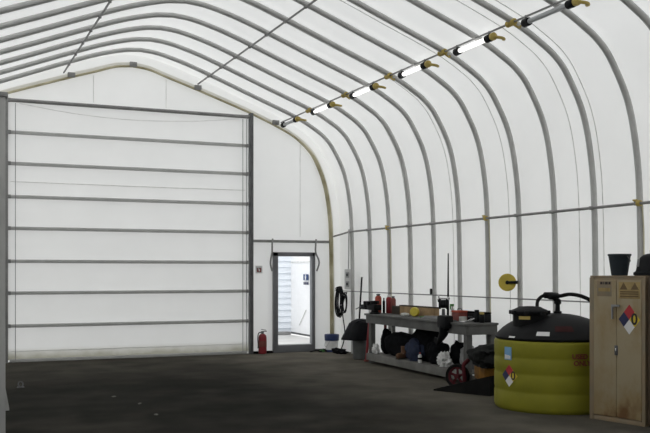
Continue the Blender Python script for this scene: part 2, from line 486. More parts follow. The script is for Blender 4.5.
for ya, yb, lit, lab in LIGHTS:
    t = thing('tube_light', lab, 'light', (LX, (ya + yb) / 2, LZ - .075), 0, 'tube lights on the roof conduit')
    d = (ya - yb) / 2
    bm = nb(); tube(bm, [(0, -d + .05, 0), (0, d - .05, 0)], .032, 16)
    obj('tube', bm, M['lamp'] if lit else M['lampoff'], t, 'glowing white tube' if lit else 'unlit grey tube')
    for sg in (-1, 1):
        bm = nb(); lathe(bm, [(.03, -.05), (.05, -.045), (.054, .05), (.04, .075)], 20, (0, sg * (d - .07), 0), (0, sg, 0)); obj('end_cap', bm, M['black'], t)
        bm = nb(); box(bm, -.012, .012, sg * (d - .05) - .01, sg * (d - .05) + .01, .03, .09); obj('hanger', bm, M['dark_steel'], t)
    bm = nb(); lathe(bm, [(.02, 0), (.052, .01), (.052, .05), (.02, .065)], 16, (0, -d - .005, 0), (0, -1, 0))
    obj('plug', bm, M['yellow'], t)
    bm = nb(); tube(bm, crom([(0, -d - .06, -.01), (.09, -d - .09, -.02), (.16, -d - .05, -.02), (.20, -d + .03, .0)], 5), .021, 8)
    obj('cord', bm, M['yellow'], t)

# ------------------------------------------------------------------ roll-up door
d1 = bpy.data.objects.new('door_1', None); COL.objects.link(d1); d1.location = ((RX0 + RX1) / 2, L - .04, 0); d1['kind'] = 'structure'
W = (RX1 - RX0) / 2
bars = [4.92, 4.32, 3.735, 3.113, 2.52, 1.902, 1.305, .687, .045]
bm = nb()
zs = []
for i in range(len(bars) - 1):
    for k in range(6): zs.append(bars[i] + (bars[i + 1] - bars[i]) * k / 6)
zs.append(bars[-1])
rows = []
for z in zs:
    rows.append([])
    for i in range(41):
        u = -1 + 2 * i / 40
        f = 0
        for a_, b_ in zip(bars, bars[1:]):
            if b_ <= z <= a_: f = math.sin(PI * (a_ - z) / (a_ - b_))
        rows[-1].append(bm.verts.new((u * W, .03 * f * (.7 + .5 * noise.noise(V((u * 3, z, 2)))), z)))
for A, B in zip(rows, rows[1:]):
    for k in range(40): bm.faces.new((A[k], A[k + 1], B[k + 1], B[k]))
obj('curtain', bm, M['curtain'], d1, None, 60)
for i, z in enumerate(bars):
    bm = nb()
    if i == 0: tube(bm, [(-W, -.06, z), (W, -.06, z)], .036, 10)
    elif i == len(bars) - 1: box(bm, -W + .03, W - .05, -.06, -.01, z - .04, z + .02, .006)
    else:
        box(bm, -W + .03, W - .06, -.075, -.02, z - .033, z + .033, .014)
    obj('crossbar', bm, M['galv'] if i else M['galv2'], d1)
for z in (3.40, .21):
    bm = nb(); tube(bm, [(-W + .05, -.012, z), (0, .0, z - .005), (W - .08, -.012, z)], .007, 6); obj('hem_seam', bm, M['seam'], d1)
bm = nb(); box(bm, W, W + .07, -.11, .03, 0, 5.0, .008); obj('guide_column', bm, M['dark_steel'], d1)
bm = nb(); box(bm, -W - .075, -W, -.11, .03, 0, 4.99, .008); obj('guide_column', bm, M['galv2'], d1)
for x in (W - .08, W - .16, -W + .13):
    bm = nb(); tube(bm, [(x, -.1, .05), (x, -.1, 4.86)], .007, 6); obj('lift_cable', bm, M['galv2'], d1)
bm = nb(); tube(bm, crom([(-W + .2, -.1, 4.86), (-W * .5, -.1, 4.74), (-.05, -.1, 4.69), (W * .5, -.1, 4.75), (W - .25, -.1, 4.86)], 6), .006, 6); obj('slack_rope', bm, M['seam'], d1)
for x in (-W + .02, W - .05):
    for i, z in enumerate(bars[:-1]):
        bm = nb(); box(bm, x - .03, x + .03, -.1, -.03, z - .035, z + .035, .008); obj('bar_end', bm, M['galv2'], d1)

# ------------------------------------------------------------------ man door
d2 = bpy.data.objects.new('door_2', None); COL.objects.link(d2); d2.location = ((DX0 + DX1) / 2, L, 0); d2['kind'] = 'structure'
hw = (DX1 - DX0) / 2
for sg in (-1, 1):
    bm = nb(); box(bm, sg * hw, sg * (hw - .105 if sg < 0 else hw - .07), -.07, .07, 0, DZ, .006); obj('door_jamb', bm, M['frame'], d2)
bm = nb(); box(bm, -hw, hw, -.07, .07, DZ - .085, DZ, .006); obj('door_head', bm, M['frame'], d2)
bm = nb(); box(bm, -hw + .1, hw - .065, -.06, .06, 0, .15, .006); obj('threshold', bm, M['frame'], d2)
bm = nb(); box(bm, -hw + .1, hw - .065, .0, .10, .145, .165, .004); obj('sill_plate', bm, M['galv'], d2)

t = thing('header_strut', 'grey horizontal strut on the gable wall above the open doorway', 'strut', (6.1, L - .05, 2.35))
bm = nb(); box(bm, .0, 1.73, -.03, .03, -.028, .028, .006); obj('bar', bm, M['galv2'], t)
for x, lab in ((6.53, 'left'), (7.52, 'right')):
    sg = -1 if lab == 'left' else 1
    o = solo('conduit_strap', nb(), M['galv2'], 'bent grey strap hanging from the strut to the %s side of the doorway' % lab, 'strap', (x, L - .1, 2.38), 0, 'bent straps above the doorway')
    bm = nb(); tube(bm, crom([(0, 0, .02), (-.02, -.02, -.1), (-.02, -.02, -.26), (sg * .05, -.02, -.42), (sg * .055, -.02, -.52), (sg * .01, 0, -.66)], 6), .019, 8)
    o.data = finish(bm, 'conduit_strap', M['galv2'])

# small red fire sign
t = thing('fire_sign', 'small white square sign with red symbol on the gable wall', 'sign', (6.255, L - .012, 1.755))
bm = nb(); box(bm, -.075, .075, -.01, .0, -.08, .08, .003); obj('plate', bm, M['white'], t)
bm = nb(); box(bm, -.045, .045, -.014, -.0095, -.055, .03, .001); obj('red_panel', bm, M['red'], t)
bm = nb(); box(bm, -.012, .02, -.017, -.0138, -.04, .012, .001); box(bm, -.03, -.005, -.017, -.0138, .0, .02, .001); obj('symbol', bm, M['white'], t)

# fire extinguisher
t = thing('fire_extinguisher', 'red fire extinguisher standing on the floor between roll door and doorway', 'fire extinguisher', (6.29, L - .14, 0))
bm = nb(); lathe(bm, [(.075, 0), (.084, .012), (.086, .05), (.086, .33), (.078, .375), (.05, .405), (.03, .415)], 24); obj('cylinder', bm, M['red'], t)
bm = nb(); lathe(bm, [(.0875, .15), (.0875, .27)], 24); obj('paper_label', bm, M['dullred'], t)
bm = nb(); lathe(bm, [(.028, .41), (.03, .45), (.022, .46)], 14); box(bm, -.03, .09, -.014, .014, .455, .472, .004); box(bm, -.03, .08, -.012, .012, .49, .503, .004, Matrix.Rotation(.2, 3, 'Y').to_4x4()); obj('valve', bm, M['dark_steel'], t)
bm = nb(); tube(bm, crom([(-.03, -.01, .445), (-.09, -.02, .43), (-.115, -.03, .34), (-.108, -.03, .2), (-.1, -.03, .12)], 6), [.011] * 20 + [.012, .014, .017, .02, .022], 8); obj('hose', bm, M['black'], t)

for i, (x0, x1) in enumerate(((RX1 + .09, DX0 - .01), (DX1 + .01, AX + 4.26))):
    bm = nb(); box(bm, x0, x1, L - .06, L - .015, 0, .045, .006); struct('baseboard_' + ('end_left', 'end_right')[i], bm, M['blackmatt'])

# ------------------------------------------------------------------ outside, seen through the doorway
bm = nb(); box(bm, -40, 50, -40, 60, -.4, -.155); struct('ground', bm, M['ground'], smooth=0)
bm = nb(); box(bm, 3.0, 9.06, L + .02, 24.6, -.155, -.03); struct('trim_10', bm, M['ground'], smooth=0)
t = thing('neighbour_building', 'white clapboard building outside, seen through the open doorway', 'building', (9.16, 23.65, -.03))
bm = nb()
for k in range(20):
    z = k * .17
    prism(bm, [(0, z + .012), (-.045, z), (-.006, z + .17), (0, z + .17)], 4.2, Matrix.Rotation(PI / 2, 4, 'Z') @ Matrix.Identity(4))
o = obj('siding_wall', bm, M['siding'], t, None, 0)
for v in o.data.vertices: v.co = V((v.co.x, v.co.y, v.co.z))
bm = nb(); box(bm, .0, .12, -7.0, .0, 0.04, 3.4); obj('side_wall', bm, M['shed'], t, None, 0)
bm = nb(); box(bm, -.02, .0, -4.5, -.06, 1.99, 2.03, .004); obj('ledge', bm, M['seam'], t)
bm = nb(); box(bm, -.015, .005, -4.0, -.05, .02, .07); obj('base_flashing', bm, M['dark_steel'], t)
bm = nb(); tube(bm, [(-.02, -1.18, .72), (-.02, -.68, .29)], .012, 6); obj('brace', bm, M['seam'], t)
bm = nb(); box(bm, -1.1, -.12, -.32, -.06, 0, .09, .01); obj('step', bm, M['label'], t)
t = thing('washroom_sign', 'small blue sign with white figure on the building seen through the doorway', 'sign', (9.137, 22.47, 1.565))
bm = nb(); box(bm, -.012, .0, -.17, .17, -.08, .08, .004); obj('plate', bm, M['signblue'], t)
bm = nb(); lathe(bm, [(.022, 0), (.022, .006)], 14, (-.018, 0, .052), (1, 0, 0)); box(bm, -.018, -.012, -.045, .045, -.01, .025, .004); box(bm, -.018, -.012, -.03, .03, -.07, .0, .004); obj('figure', bm, M['white'], t)
bm = nb()
for k in range(3): box(bm, -.006, .0, -.17 + k * .125, -.085 + k * .125, -.20, -.125, .003)
obj('caption', bm, M['navy'], t)

# ------------------------------------------------------------------ post at the left edge
t = thing('grey_post', 'tall grey post cut off by the left edge of the photo', 'post', (.532, 8.85, 0))
bm = nb(); box(bm, -.07, .07, -.07, .07, 0, 3.30, .012); obj('shaft', bm, M['postgrey'], t)
bm = nb(); box(bm, -.09, .09, -.09, .09, 3.30, 3.34, .006); obj('cap_plate', bm, M['galv2'], t)
bm = nb(); box(bm, -.16, .16, -.16, .16, 0, .015, .004); obj('base_plate', bm, M['galv2'], t)
bm = nb(); prism(bm, [(.07, .64), (.105, .44), (.105, .42), (.07, .42)], .06, Matrix.Translation((0, -.03, 0))); obj('bracket', bm, M['postgrey'], t)

# ------------------------------------------------------------------ workbench
BX0, BX1, BY0, BY1, BT = 7.33, 7.88, 11.65, 15.30, .925
t = thing('workbench', 'long grey wooden workbench with lower shelf along the right wall', 'workbench', (BX0, BY0, 0), -.0301)
w, l = BX1 - BX0, BY1 - BY0
bm = nb(); box(bm, -.03, w, -.03, l + .03, BT - .035, BT, .006); obj('top', bm, M['steelwood'], t)
bm = nb(); box(bm, -.008, .03, .0, l, BT - .175, BT - .036, .004); obj('front_apron', bm, M['steelwood'], t)
for y in (-.008, l - .03):
    bm = nb(); box(bm, .03, w - .01, y, y + .038, BT - .175, BT - .036, .004); obj('end_apron', bm, M['steelwood'], t)
for x, y in ((.035, .03), (w - .1, .03), (.035, l - .14), (w - .1, l - .14), (.035, l * .5), (w - .1, l * .5)):
    if abs(y - l * .5) < .01 and x < .1: continue
    bm = nb(); box(bm, x, x + .09, y, y + .11, 0, BT - .036, .005); obj('leg', bm, M['steelwood'], t)
bm = nb(); box(bm, 0, .034, .0, l, .055, .185, .004); box(bm, .034, w, .0, l, .155, .185, .003); obj('lower_shelf', bm, M['shelfpaint'], t)
ST = .187

# vise on the left end
t = thing('bench_vise', 'black bench vise on the far end of the grey workbench', 'vise', (7.50, 15.06, BT))
t.scale = (1.15, 1.35, 1.15)
bm = nb(); lathe(bm, [(.085, 0), (.085, .02), (.06, .03), (.05, .07)], 20); obj('swivel_base', bm, M['black'], t)
bm = nb(); box(bm, -.07, .07, -.1, .14, .06, .15, .02); box(bm, -.085, .085, .08, .14, .13, .2, .012); lathe(bm, [(.07, 0), (.07, .05)], 16, (0, .0, .16), (0, 0, 1)); obj('body', bm, M['black'], t)
bm = nb(); box(bm, -.06, .06, .19, .36, .06, .14, .018); box(bm, -.085, .085, .17, .22, .1, .2, .012); obj('front_jaw', bm, M['black'], t)
bm = nb(); tube(bm, [(0, .34, .1), (0, .44, .1)], .018, 10); tube(bm, [(-.1, .43, .06), (.1, .43, .14)], .009, 8); obj('screw_handle', bm, M['dark_steel'], t)

# red cylinders
def red_can(loc, r, h, m, label, cap):
    t = thing('red_cylinder', label, 'cylinder', loc, 0, 'red cylinders at the far end of the bench')
    bm = nb(); lathe(bm, [(r * .92, 0), (r, .01), (r, h * .8), (r * .8, h * .88), (r * .45, h * .92)], 20); obj('body', bm, m, t)
    bm = nb(); lathe(bm, [(r * .42, h * .92), (r * .6, h * .94), (r * .6, h), (r * .3, h * 1.02)], 16); obj('cap', bm, cap, t)
red_can((7.66, 15.235, BT), .062, .36, M['redbright'], 'orange red cylinder with grey cap standing just behind the bench vise', M['dark_steel'])
red_can((7.86, 15.19, BT), .055, .33, M['red'], 'dark red cylinder standing against the wall, nearest the bench vise', M['seam'])
red_can((7.88, 15.05, BT), .05, .32, M['dullred'], 'slim faded red cylinder standing right of the dark red one', M['dark_steel'])
bm = nb(); lathe(bm, [(.025, 0), (.025, .22), (.012, .25), (.012, .29)], 14)
solo('black_bottle', bm, M['black'], 'thin black bottle between the orange cylinder and the dark red cylinder', 'bottle', (7.76, 15.2, BT))

# long wooden plank box along the back
t = thing('wooden_crate', 'long low tan wooden box with dark end at the back of the workbench', 'box', (7.86, 13.42, BT))
bm = nb(); box(bm, -.06, .05, .0, 1.22, 0, .155, .005); obj('box', bm, M['wood'], t)
bm = nb(); box(bm, -.065, .055, -.01, 1.24, .156, .175, .004); obj('lid', bm, M['darkwood'], t)
bm = nb(); box(bm, -.066, .056, 1.221, 1.52, 0, .15, .006); obj('dark_end', bm, M['darkwood'], t, 'dark wooden end')
bm = nb(); lathe(bm, [(.03, -.05), (.07, -.045), (.082, -.02), (.082, .02), (.07, .045), (.03, .05)], 28, (0, 0, .083), (-.75, -.65, 0.0))
t = thing('tape_roll', 'yellow ball of tape standing in front of the tan wooden box', 'tape roll', (7.66, 13.83, BT))
obj('roll', bm, M['tape'], t)
bm = nb(); lathe(bm, [(.03, -.053), (.03, .053)], 16, (0, 0, .083), (-.75, -.65, 0)); obj('core', bm, M['tape'], t)
bm = nb(); lump(bm, (0, 0, .03), (.07, .10, .035), .3, 2.5, 3, 3, 0); solo('white_rag', bm, M['offwhite'], 'small pale rag lying left of the yellow tape roll', 'rag', (7.56, 14.0, BT))

# rod with reel
t = thing('fishing_rod', 'black rod with a reel standing upright on the workbench', 'fishing rod', (7.70, 12.86, BT))
bm = nb(); tube(bm, [(0, -.07, 0), (.01, -.06, .35), (.03, -.03, 1.08)], [.022, .016, .010], 10); obj('rod', bm, M['black'], t)
bm = nb(); lathe(bm, [(.03, -.075), (.085, -.07), (.085, -.045), (.07, -.04), (.07, .04), (.085, .045), (.085, .07), (.03, .075)], 24, (-.03, .02, .25), (.8, -.6, 0)); obj('reel', bm, M['black'], t)
bm = nb()
for a_ in (.08, -.08):
    tube(bm, [(-.03 + a_ * .8 + math.cos(q) * .06 * .6, .02 - a_ * .6 + math.cos(q) * .06 * .8, .335 + math.sin(q) * .05) for q in [2 * PI * j / 14 for j in range(14)]], .012, 6, True)
tube(bm, [(-.1, .07, .34), (.05, -.05, .34)], .014, 8); obj('reel_frame', bm, M['chrome'], t)
bm = nb(); box(bm, -.1, .06, -.06, .1, 0, .05, .01); lathe(bm, [(.03, .05), (.025, .17)], 12, (-.03, .02, 0)); obj('stand', bm, M['dark_steel'], t)

# outboard motor clamped to the front edge
t = thing('outboard_motor', 'small black outboard motor clamped to the front edge of the workbench', 'motor', (7.30, 12.20, BT))
bm = nb(); box(bm, -.085, .075, -.13, .13, -.10, .10, .04); obj('cowl', bm, M['black'], t)
bm = nb(); tube(bm, crom([(-.0, .02, -.06), (-.01, .04, -.18), (-.02, .12, -.28), (-.02, .20, -.36)], 5), [.09, .09, .086, .08, .076, .072, .068, .062, .058, .053, .048, .043, .038, .033, .03, .026], 12); obj('leg_housing', bm, M['black'], t)
bm = nb(); prism(bm, [(0, 0), (.10, .02), (.13, -.05), (.05, -.10)], .02, Matrix.Translation((-.03, .15, -.27)) @ Matrix.Rotation(PI / 2, 4, 'Z')); obj('skeg', bm, M['black'], t)
bm = nb(); box(bm, -.0, .17, -.05, .05, .0, .025, .005); box(bm, .0, .028, -.05, .05, -.16, .0, .004); obj('clamp', bm, M['dark_steel'], t)

# middle clutter on the top
bm = nb(); lathe(bm, [(.028, 0), (.035, .02), (.035, .15), (.014, .19), (.014, .22)], 16)
t = thing('spray_bottle', 'pale green spray bottle behind the black motor on the workbench', 'bottle', (7.66, 12.58, BT))
obj('bottle', bm, M['offwhite'], t)
bm = nb(); box(bm, -.045, .02, -.015, .015, .22, .26, .006); box(bm, -.05, -.03, -.008, .008, .17, .225, .003); obj('trigger_head', bm, M['green'], t)
t = thing('red_toolbox', 'small faded red box on the workbench right of the motor', 'box', (7.66, 12.36, BT))
bm = nb(); box(bm, -.09, .09, -.10, .10, 0, .13, .012); obj('body', bm, M['dullred'], t)
bm = nb(); box(bm, -.095, .095, -.105, .105, .131, .165, .012); obj('lid', bm, M['redbright'], t)
bm = nb(); tube(bm, crom([(0, -.06, .165), (0, -.05, .19), (0, .05, .19), (0, .06, .165)], 4), .008, 8); obj('handle', bm, M['dark_steel'], t)
bm = nb(); lathe(bm, [(.025, 0), (.062, .002), (.062, .075), (.025, .077)], 24)
solo('tape_ring', bm, M['offwhite'], 'off white roll lying right of the small faded red box', 'roll', (7.60, 12.17, BT))
t = thing('pliers', 'pair of steel pliers open on the near end of the workbench', 'pliers', (7.52, 11.95, BT + .008), .5)
for sg in (-1, 1):
    bm = nb(); tube(bm, crom([(sg * .01, .09, 0), (0, .02, .004 * sg), (sg * -.03, -.05, .02), (sg * -.045, -.12, .05)], 5), .009, 8); obj('handle', bm, M['chrome'], t)
t = thing('dark_case', 'long low black case lying at the back of the near bench end', 'case', (7.79, 11.80, BT))
bm = nb(); box(bm, -.055, .055, -.05, .78, 0, .13, .012); obj('body', bm, M['black'], t)
bm = nb(); box(bm, -.057, .057, -.052, .782, .131, .155, .01); obj('lid', bm, M['blackmatt'], t)
bm = nb(); box(bm, -.07, -.056, .3, .42, .06, .08, .003); obj('handle', bm, M['dark_steel'], t)
for y, h, lab in ((11.93, .16, 'squat black jar at the near right corner of the workbench'), (12.07, .19, 'taller black jar just left of the squat black jar on the bench corner')):
    t = thing('black_jar', lab, 'jar', (7.66, y - .2, BT), 0, 'black jars on the bench corner')
    bm = nb(); lathe(bm, [(.04, 0), (.046, .01), (.046, h * .7), (.03, h * .8)], 18); obj('jar', bm, M['black'], t)
    bm = nb(); lathe(bm, [(.034, h * .8), (.036, h), (.02, h * 1.01)], 18); obj('lid', bm, M['yellow'] if h < .17 else M['black'], t)
bm = nb(); box(bm, -.09, .09, -.2, .2, 0, .02, .004); box(bm, -.03, .03, -.12, .16, .02, .045, .006, Matrix.Rotation(.6, 4, 'Z'))
solo('flat_tool', bm, M['label'], 'flat grey metal tool lying behind the black motor', 'tool', (7.62, 13.12, BT), .3)
bm = nb(); tube(bm, crom([(0, 0, .012), (.06, .1, .02), (.0, .2, .012), (-.05, .12, .02), (.03, .05, .03)], 6), .008, 8)
solo('short_cord', bm, M['green'], 'short greenish cord lying on the bench top before the tan box', 'cord', (7.56, 13.25, BT))

# lower shelf load
def soft(name, m, lab, cat, loc, s, seed, amp=.16, pw=.8, extra=None, freq=2.):
    bm = nb(); lump(bm, (0, 0, s[2] * .92), s, amp, freq, 4, seed, 0, pw)
    if extra is None: return solo(name, bm, m, lab, cat, loc, 0, None, 60)
    t = thing(name, lab, cat, loc); obj('body', bm, m, t, None, 60); extra(t); return t
def straps(t):
    for x in (-.08, .08):
        bm = nb(); tube(bm, crom([(x, -.22, .16), (x, -.15, .31), (x, .0, .36), (x, .15, .31), (x, .22, .16)], 5), .013, 8); obj('carry_strap', bm, M['blackmatt'], t)
soft('duffel_bag', M['blackmatt'], 'big black duffel bag at the far end of the lower shelf', 'bag', (7.69, 14.36, ST), (.18, .50, .225), 2, .10, .8, straps)
soft('black_jacket', M['blackmatt'], 'black jacket heap at the far end of the lower shelf beside the white rag', 'jacket', (7.70, 14.97, ST), (.10, .11, .24), 6, .18, .85)
soft('backpack', M['blackmatt'], 'tall black bag slumped against the wall in the middle of the lower shelf', 'bag', (7.72, 13.55, ST), (.17, .42, .29), 8, .14, .85, straps)
soft('blue_cloth', M['denim'], 'dark blue cloth bundle in front of the tall black bag', 'cloth', (7.53, 13.60, ST + .0), (.09, .28, .19), 4, .3, .9)
t = thing('work_boot', 'brown leather work boot on the lower shelf below the blue cloth', 'boot', (7.47, 13.95, ST), .35)
bm = nb()
lump(bm, (-.02, 0, .055), (.12, .05, .055), .06, 2, 3, 3, .012, .85); tube(bm, [(.05, 0, .05), (.055, 0, .13), (.06, 0, .22)], [.052, .05, .055], 14); obj('upper', bm, M['brown'], t)
bm = nb(); lump(bm, (-.01, 0, .01), (.135, .055, .02), .03, 2, 3, 3, 0, .8); obj('sole', bm, M['darkwood'], t)
bm = nb()
for k in range(4): tube(bm, [(.0 - k * .018, -.035, .10 - k * .008), (.0 - k * .018, .035, .10 - k * .008)], .005, 6)
obj('laces', bm, M['offwhite'], t)
for y, h, r, lab in ((13.27, .17, .03, 'small white bottle at the front of the lower shelf mid length'),):
    t = thing('white_bottle', lab, 'bottle', (7.45, y, ST))
    bm = nb(); lathe(bm, [(r, 0), (r * 1.1, .01), (r * 1.1, h * .7), (r * .5, h * .82), (r * .5, h * .85)], 16); obj('body', bm, M['white'], t)
    bm = nb(); lathe(bm, [(r * .55, h * .85), (r * .55, h)], 14); obj('cap', bm, M['red'], t)
    bm = nb(); lathe(bm, [(r * 1.12, h * .3), (r * 1.12, h * .5)], 16, caps=False); obj('band', bm, M['blackmatt'], t)
soft('dark_sack', M['blackmatt'], 'dark lumpy sack on the lower shelf right of the white bottle', 'sack', (7.62, 12.96, ST), (.17, .22, .19), 11, .25, .9)
soft('white_carrier_bag', M['white'], 'crumpled white plastic bag near the right end of the lower shelf', 'bag', (7.50, 12.58, ST), (.08, .13, .11), 21, .75, 1.05, None, 3.5)
soft('black_pouch', M['blackmatt'], 'black pouch behind the crumpled white plastic bag', 'pouch', (7.76, 12.52, ST), (.13, .2, .2), 17, .3, .9)
soft('grey_bucket_cloth', M['label'], 'grey folded cloth at the right end of the lower shelf', 'cloth', (7.70, 12.15, ST), (.13, .14, .19), 27, .2, .8)
soft('pale_rag', M['white'], 'white rag hanging over the far end of the lower shelf', 'rag', (7.53, 15.08, ST), (.05, .09, .09), 31, .6, 1., None, 3.)
for y, z, m, lab in ((14.95, .56, 'dullred', 'pinkish pipe offcut upright at the back of the lower shelf'), (14.74, .56, 'offwhite', 'pale plastic pipe offcut upright behind the black duffel bag')):
    bm = nb(); lathe(bm, [(.02, 0), (.028, .002), (.028, z), (.02, z + .002)], 14)
    solo('pipe_offcut', bm, M[m], lab, 'pipe', (7.79, y + .25, ST), 0, 'pipe offcuts under the bench')
bm = nb()
for k in range(4): tube(bm, crom([(0, k * .05, .0), (-.01, k * .05 + .01, -.07), (-.02, k * .05 + .03, -.08), (-.02, k * .05 + .035, -.04)], 4), .006, 6)
tube(bm, [(0, -.02, 0), (0, .18, 0)], .006, 6)
solo('hook_strip', bm, M['offwhite'], 'row of small pale hooks under the front edge of the bench', 'hooks', (7.52, 14.05, BT - .075))

# ------------------------------------------------------------------ bin, rod, red pole at the far end of the bench
t = thing('grey_bin', 'grey plastic bin lined with a black bag beside the workbench', 'bin', (7.66, 16.0, 0))
bm = nb(); lathe(bm, [(.135, 0), (.145, .01), (.175, .66), (.185, .67), (.185, .69), (.16, .69), (.135, .03)], 28); obj('body', bm, M['greybin'], t)
o = None
bm = nb()
lathe(bm, [(.14, .62), (.17, .69), (.195, .715), (.205, .70), (.235, .55), (.255, .40), (.25, .38), (.235, .41), (.19, .66)], 40, wob=lambda a, h: max(0, math.cos(a - 2.73)) * (.72 - h) * 1.5 + .10 * noise.noise(V((math.cos(a) * 2.2, math.sin(a) * 2.2, h * 2))) + .05 * noise.noise(V((math.cos(a) * 6, math.sin(a) * 6, h * 3))), caps=False)
lump(bm, (0, 0, .70), (.17, .17, .09), .25, 3, 3, 6)
solo('bin_liner', bm, M['bag'], 'black plastic bag overhanging the rim of the grey bin', 'bag', (7.66, 16.0, 0))
t = thing('broom', 'thin black broom handle leaning upright behind the grey bin', 'broom', (7.80, 16.28, 0))
bm = nb(); tube(bm, [(-.05, .06, .12), (.02, 0.0, 1.60)], .017, 10); obj('handle', bm, M['black'], t)
bm = nb(); box(bm, -.12, .02, .02, .1, .07, .13, .012); obj('head', bm, M['black'], t)
bm = nb(); box(bm, -.13, .03, .015, .105, 0, .07, .006); obj('bristles', bm, M['darkwood'], t)
t = thing('red_pole', 'long red pole leaning against the far end of the workbench', 'pole', (7.56, 15.45, 0))
bm = nb(); tube(bm, [(-.01, .07, .02), (.0, -.07, .90)], .026, 12); obj('shaft', bm, M['red'], t)
bm = nb(); box(bm, -.05, .03, .03, .11, 0, .03, .008); obj('foot', bm, M['dullred'], t)

# ------------------------------------------------------------------ bucket and clutter by the corner
t = thing('white_bucket', 'white plastic bucket with blue lid and base in the corner', 'bucket', (7.80, 17.72, 0))
bm = nb(); lathe(bm, [(.115, 0), (.125, .01), (.14, .34), (.12, .34), (.11, .02)], 28); obj('body', bm, M['white'], t)
bm = nb(); lathe(bm, [(.148, .24), (.152, .25), (.158, .36), (.15, .375), (.03, .38)], 28); obj('lid', bm, M['blue'], t)
bm = nb(); lathe(bm, [(.124, 0), (.128, .004), (.131, .045), (.126, .05)], 28); obj('base_band', bm, M['blue'], t)
bm = nb(); tube(bm, crom([(-.09, .11, .25), (-.15, .03, .14), (-.14, -.05, .12), (-.09, -.12, .25)], 6), .006, 6); obj('bail_handle', bm, M['galv'], t)
bm = nb(); lump(bm, (0, 0, .04), (.13, .24, .06), .5, 3, 3, 13, 0)
solo('dark_rag', bm, M['blackmatt'], 'dark rag heap on the floor right of the white bucket', 'rag', (7.80, 17.3, 0))
bm = nb(); box(bm, -.05, .05, -.04, .04, 0, .05, .01)
solo('small_green_box', bm, M['green'], 'tiny green block on the floor left of the white bucket', 'block', (7.58, 17.72, 0), .4)
bm = nb(); tube(bm, crom([(-.1, .05, .02), (0, -.06, .05), (.12, .0, .02), (.2, .06, .06), (.26, .0, .02)], 6), .016, 8)
solo('cord_end', bm, M['black'], 'black cord end lying on the floor between doorway and bucket', 'cord', (7.40, 17.66, 0))

# outlet box and cords
t = thing('outlet_box', 'grey electrical outlet box mounted on the first rib from the gable', 'outlet box', (7.97, L - S - .08, 1.34))
bm = nb(); box(bm, -.08, .0, -.14, .18, 0, .42, .012); obj('box', bm, M['galv'], t)
for z in (.11, .30):
    bm = nb(); box(bm, -.088, -.08, -.06, .10, z - .06, z + .06, .004); obj('outlet', bm, M['label'], t)
    bm = nb(); lathe(bm, [(.03, 0), (.03, .01)], 14, (-.089, .02, z), (-1, 0, 0)); obj('socket', bm, M['black'], t)
bm = nb(); tube(bm, [(-.04, .06, .42), (-.03, .06, 1.25)], .016, 8); obj('conduit', bm, M['galv'], t)
def coil(loc, w, h, n, lab, r=.014, sd=0):
    bm = nb(); pts = []
    for j in range(n * 22):
        q = 2 * PI * j / 22; k = j / 22
        pts.append((-.05 - .018 * k + .01 * math.sin(q * 1.3), math.cos(q) * w * (1 + .10 * math.sin(k * 5 + sd)), -h + math.sin(q) * h * (1 + .07 * math.cos(k * 4 + sd))))
    tube(bm, pts, r, 8)
    tube(bm, crom([(-.02, .0, .02), (-.08, .0, .03), (-.16, 0, .0), (-.15, 0, -.05)], 4), .012, 8)
    return solo('coiled_cord', bm, M['black'], lab, 'cord', loc, 0, 'coiled cords in the corner')
coil((7.97, 17.52, 1.36), .14, .30, 4, 'long black coiled cord hanging nearest the gable corner', .016)
coil((7.93, 17.19, 1.24), .11, .19, 3, 'smaller black coiled cord hanging below the outlet box', .014, 2)
bm = nb(); tube(bm, crom([(-.04, -.02, 1.28), (-.06, .12, 1.05), (-.05, .16, .8), (-.03, .1, .45), (-.05, .14, .2), (-.1, .2, .02)], 6), .012, 8)
solo('drop_cord', bm, M['black'], 'black cord dropping from the outlet box to the floor', 'cord', (7.93, L - S, 0))

# cable reel on rib 8
fx = V((-.57, -.82, 0)).normalized()
t = thing('cable_reel', 'round yellow cable reel mounted on a rib of the right wall', 'reel', (7.80, 11.265, 1.545))
bm = nb(); lathe(bm, [(.02, .035), (.125, .035), (.13, .04), (.13, .05), (.125, .055), (.02, .055)], 36, (0, 0, 0), fx); obj('flange', bm, M['reelyel'], t)
bm = nb(); lathe(bm, [(.02, -.05), (.125, -.05), (.13, -.045), (.13, -.035), (.02, -.03)], 36, (0, 0, 0), fx); obj('flange', bm, M['reelyel'], t)
bm = nb(); lathe(bm, [(.085, -.03), (.09, 0), (.085, .034)], 28, (0, 0, 0), fx); obj('wound_cord', bm, M['yrope'], t)
rt = V((.82, -.57, 0))
bm = nb(); p0 = fx * .07; tube(bm, [p0 - rt * .02, p0 + rt * .06, p0 + rt * .13, V((.17, -.0, 0))], [.016, .022, .024, .026], 10); lathe(bm, [(.03, .055), (.022, .085)], 14, (0, 0, 0), fx); obj('bracket', bm, M['black'], t)
bm = nb(); box(bm, -.03, .0, -.02, .02, -.05, .05, .008)
solo('rib_clip', bm, M['black'], 'small black clip on the fifth rib above the bench', 'clip', (7.982, L - 5 * S, 1.36))

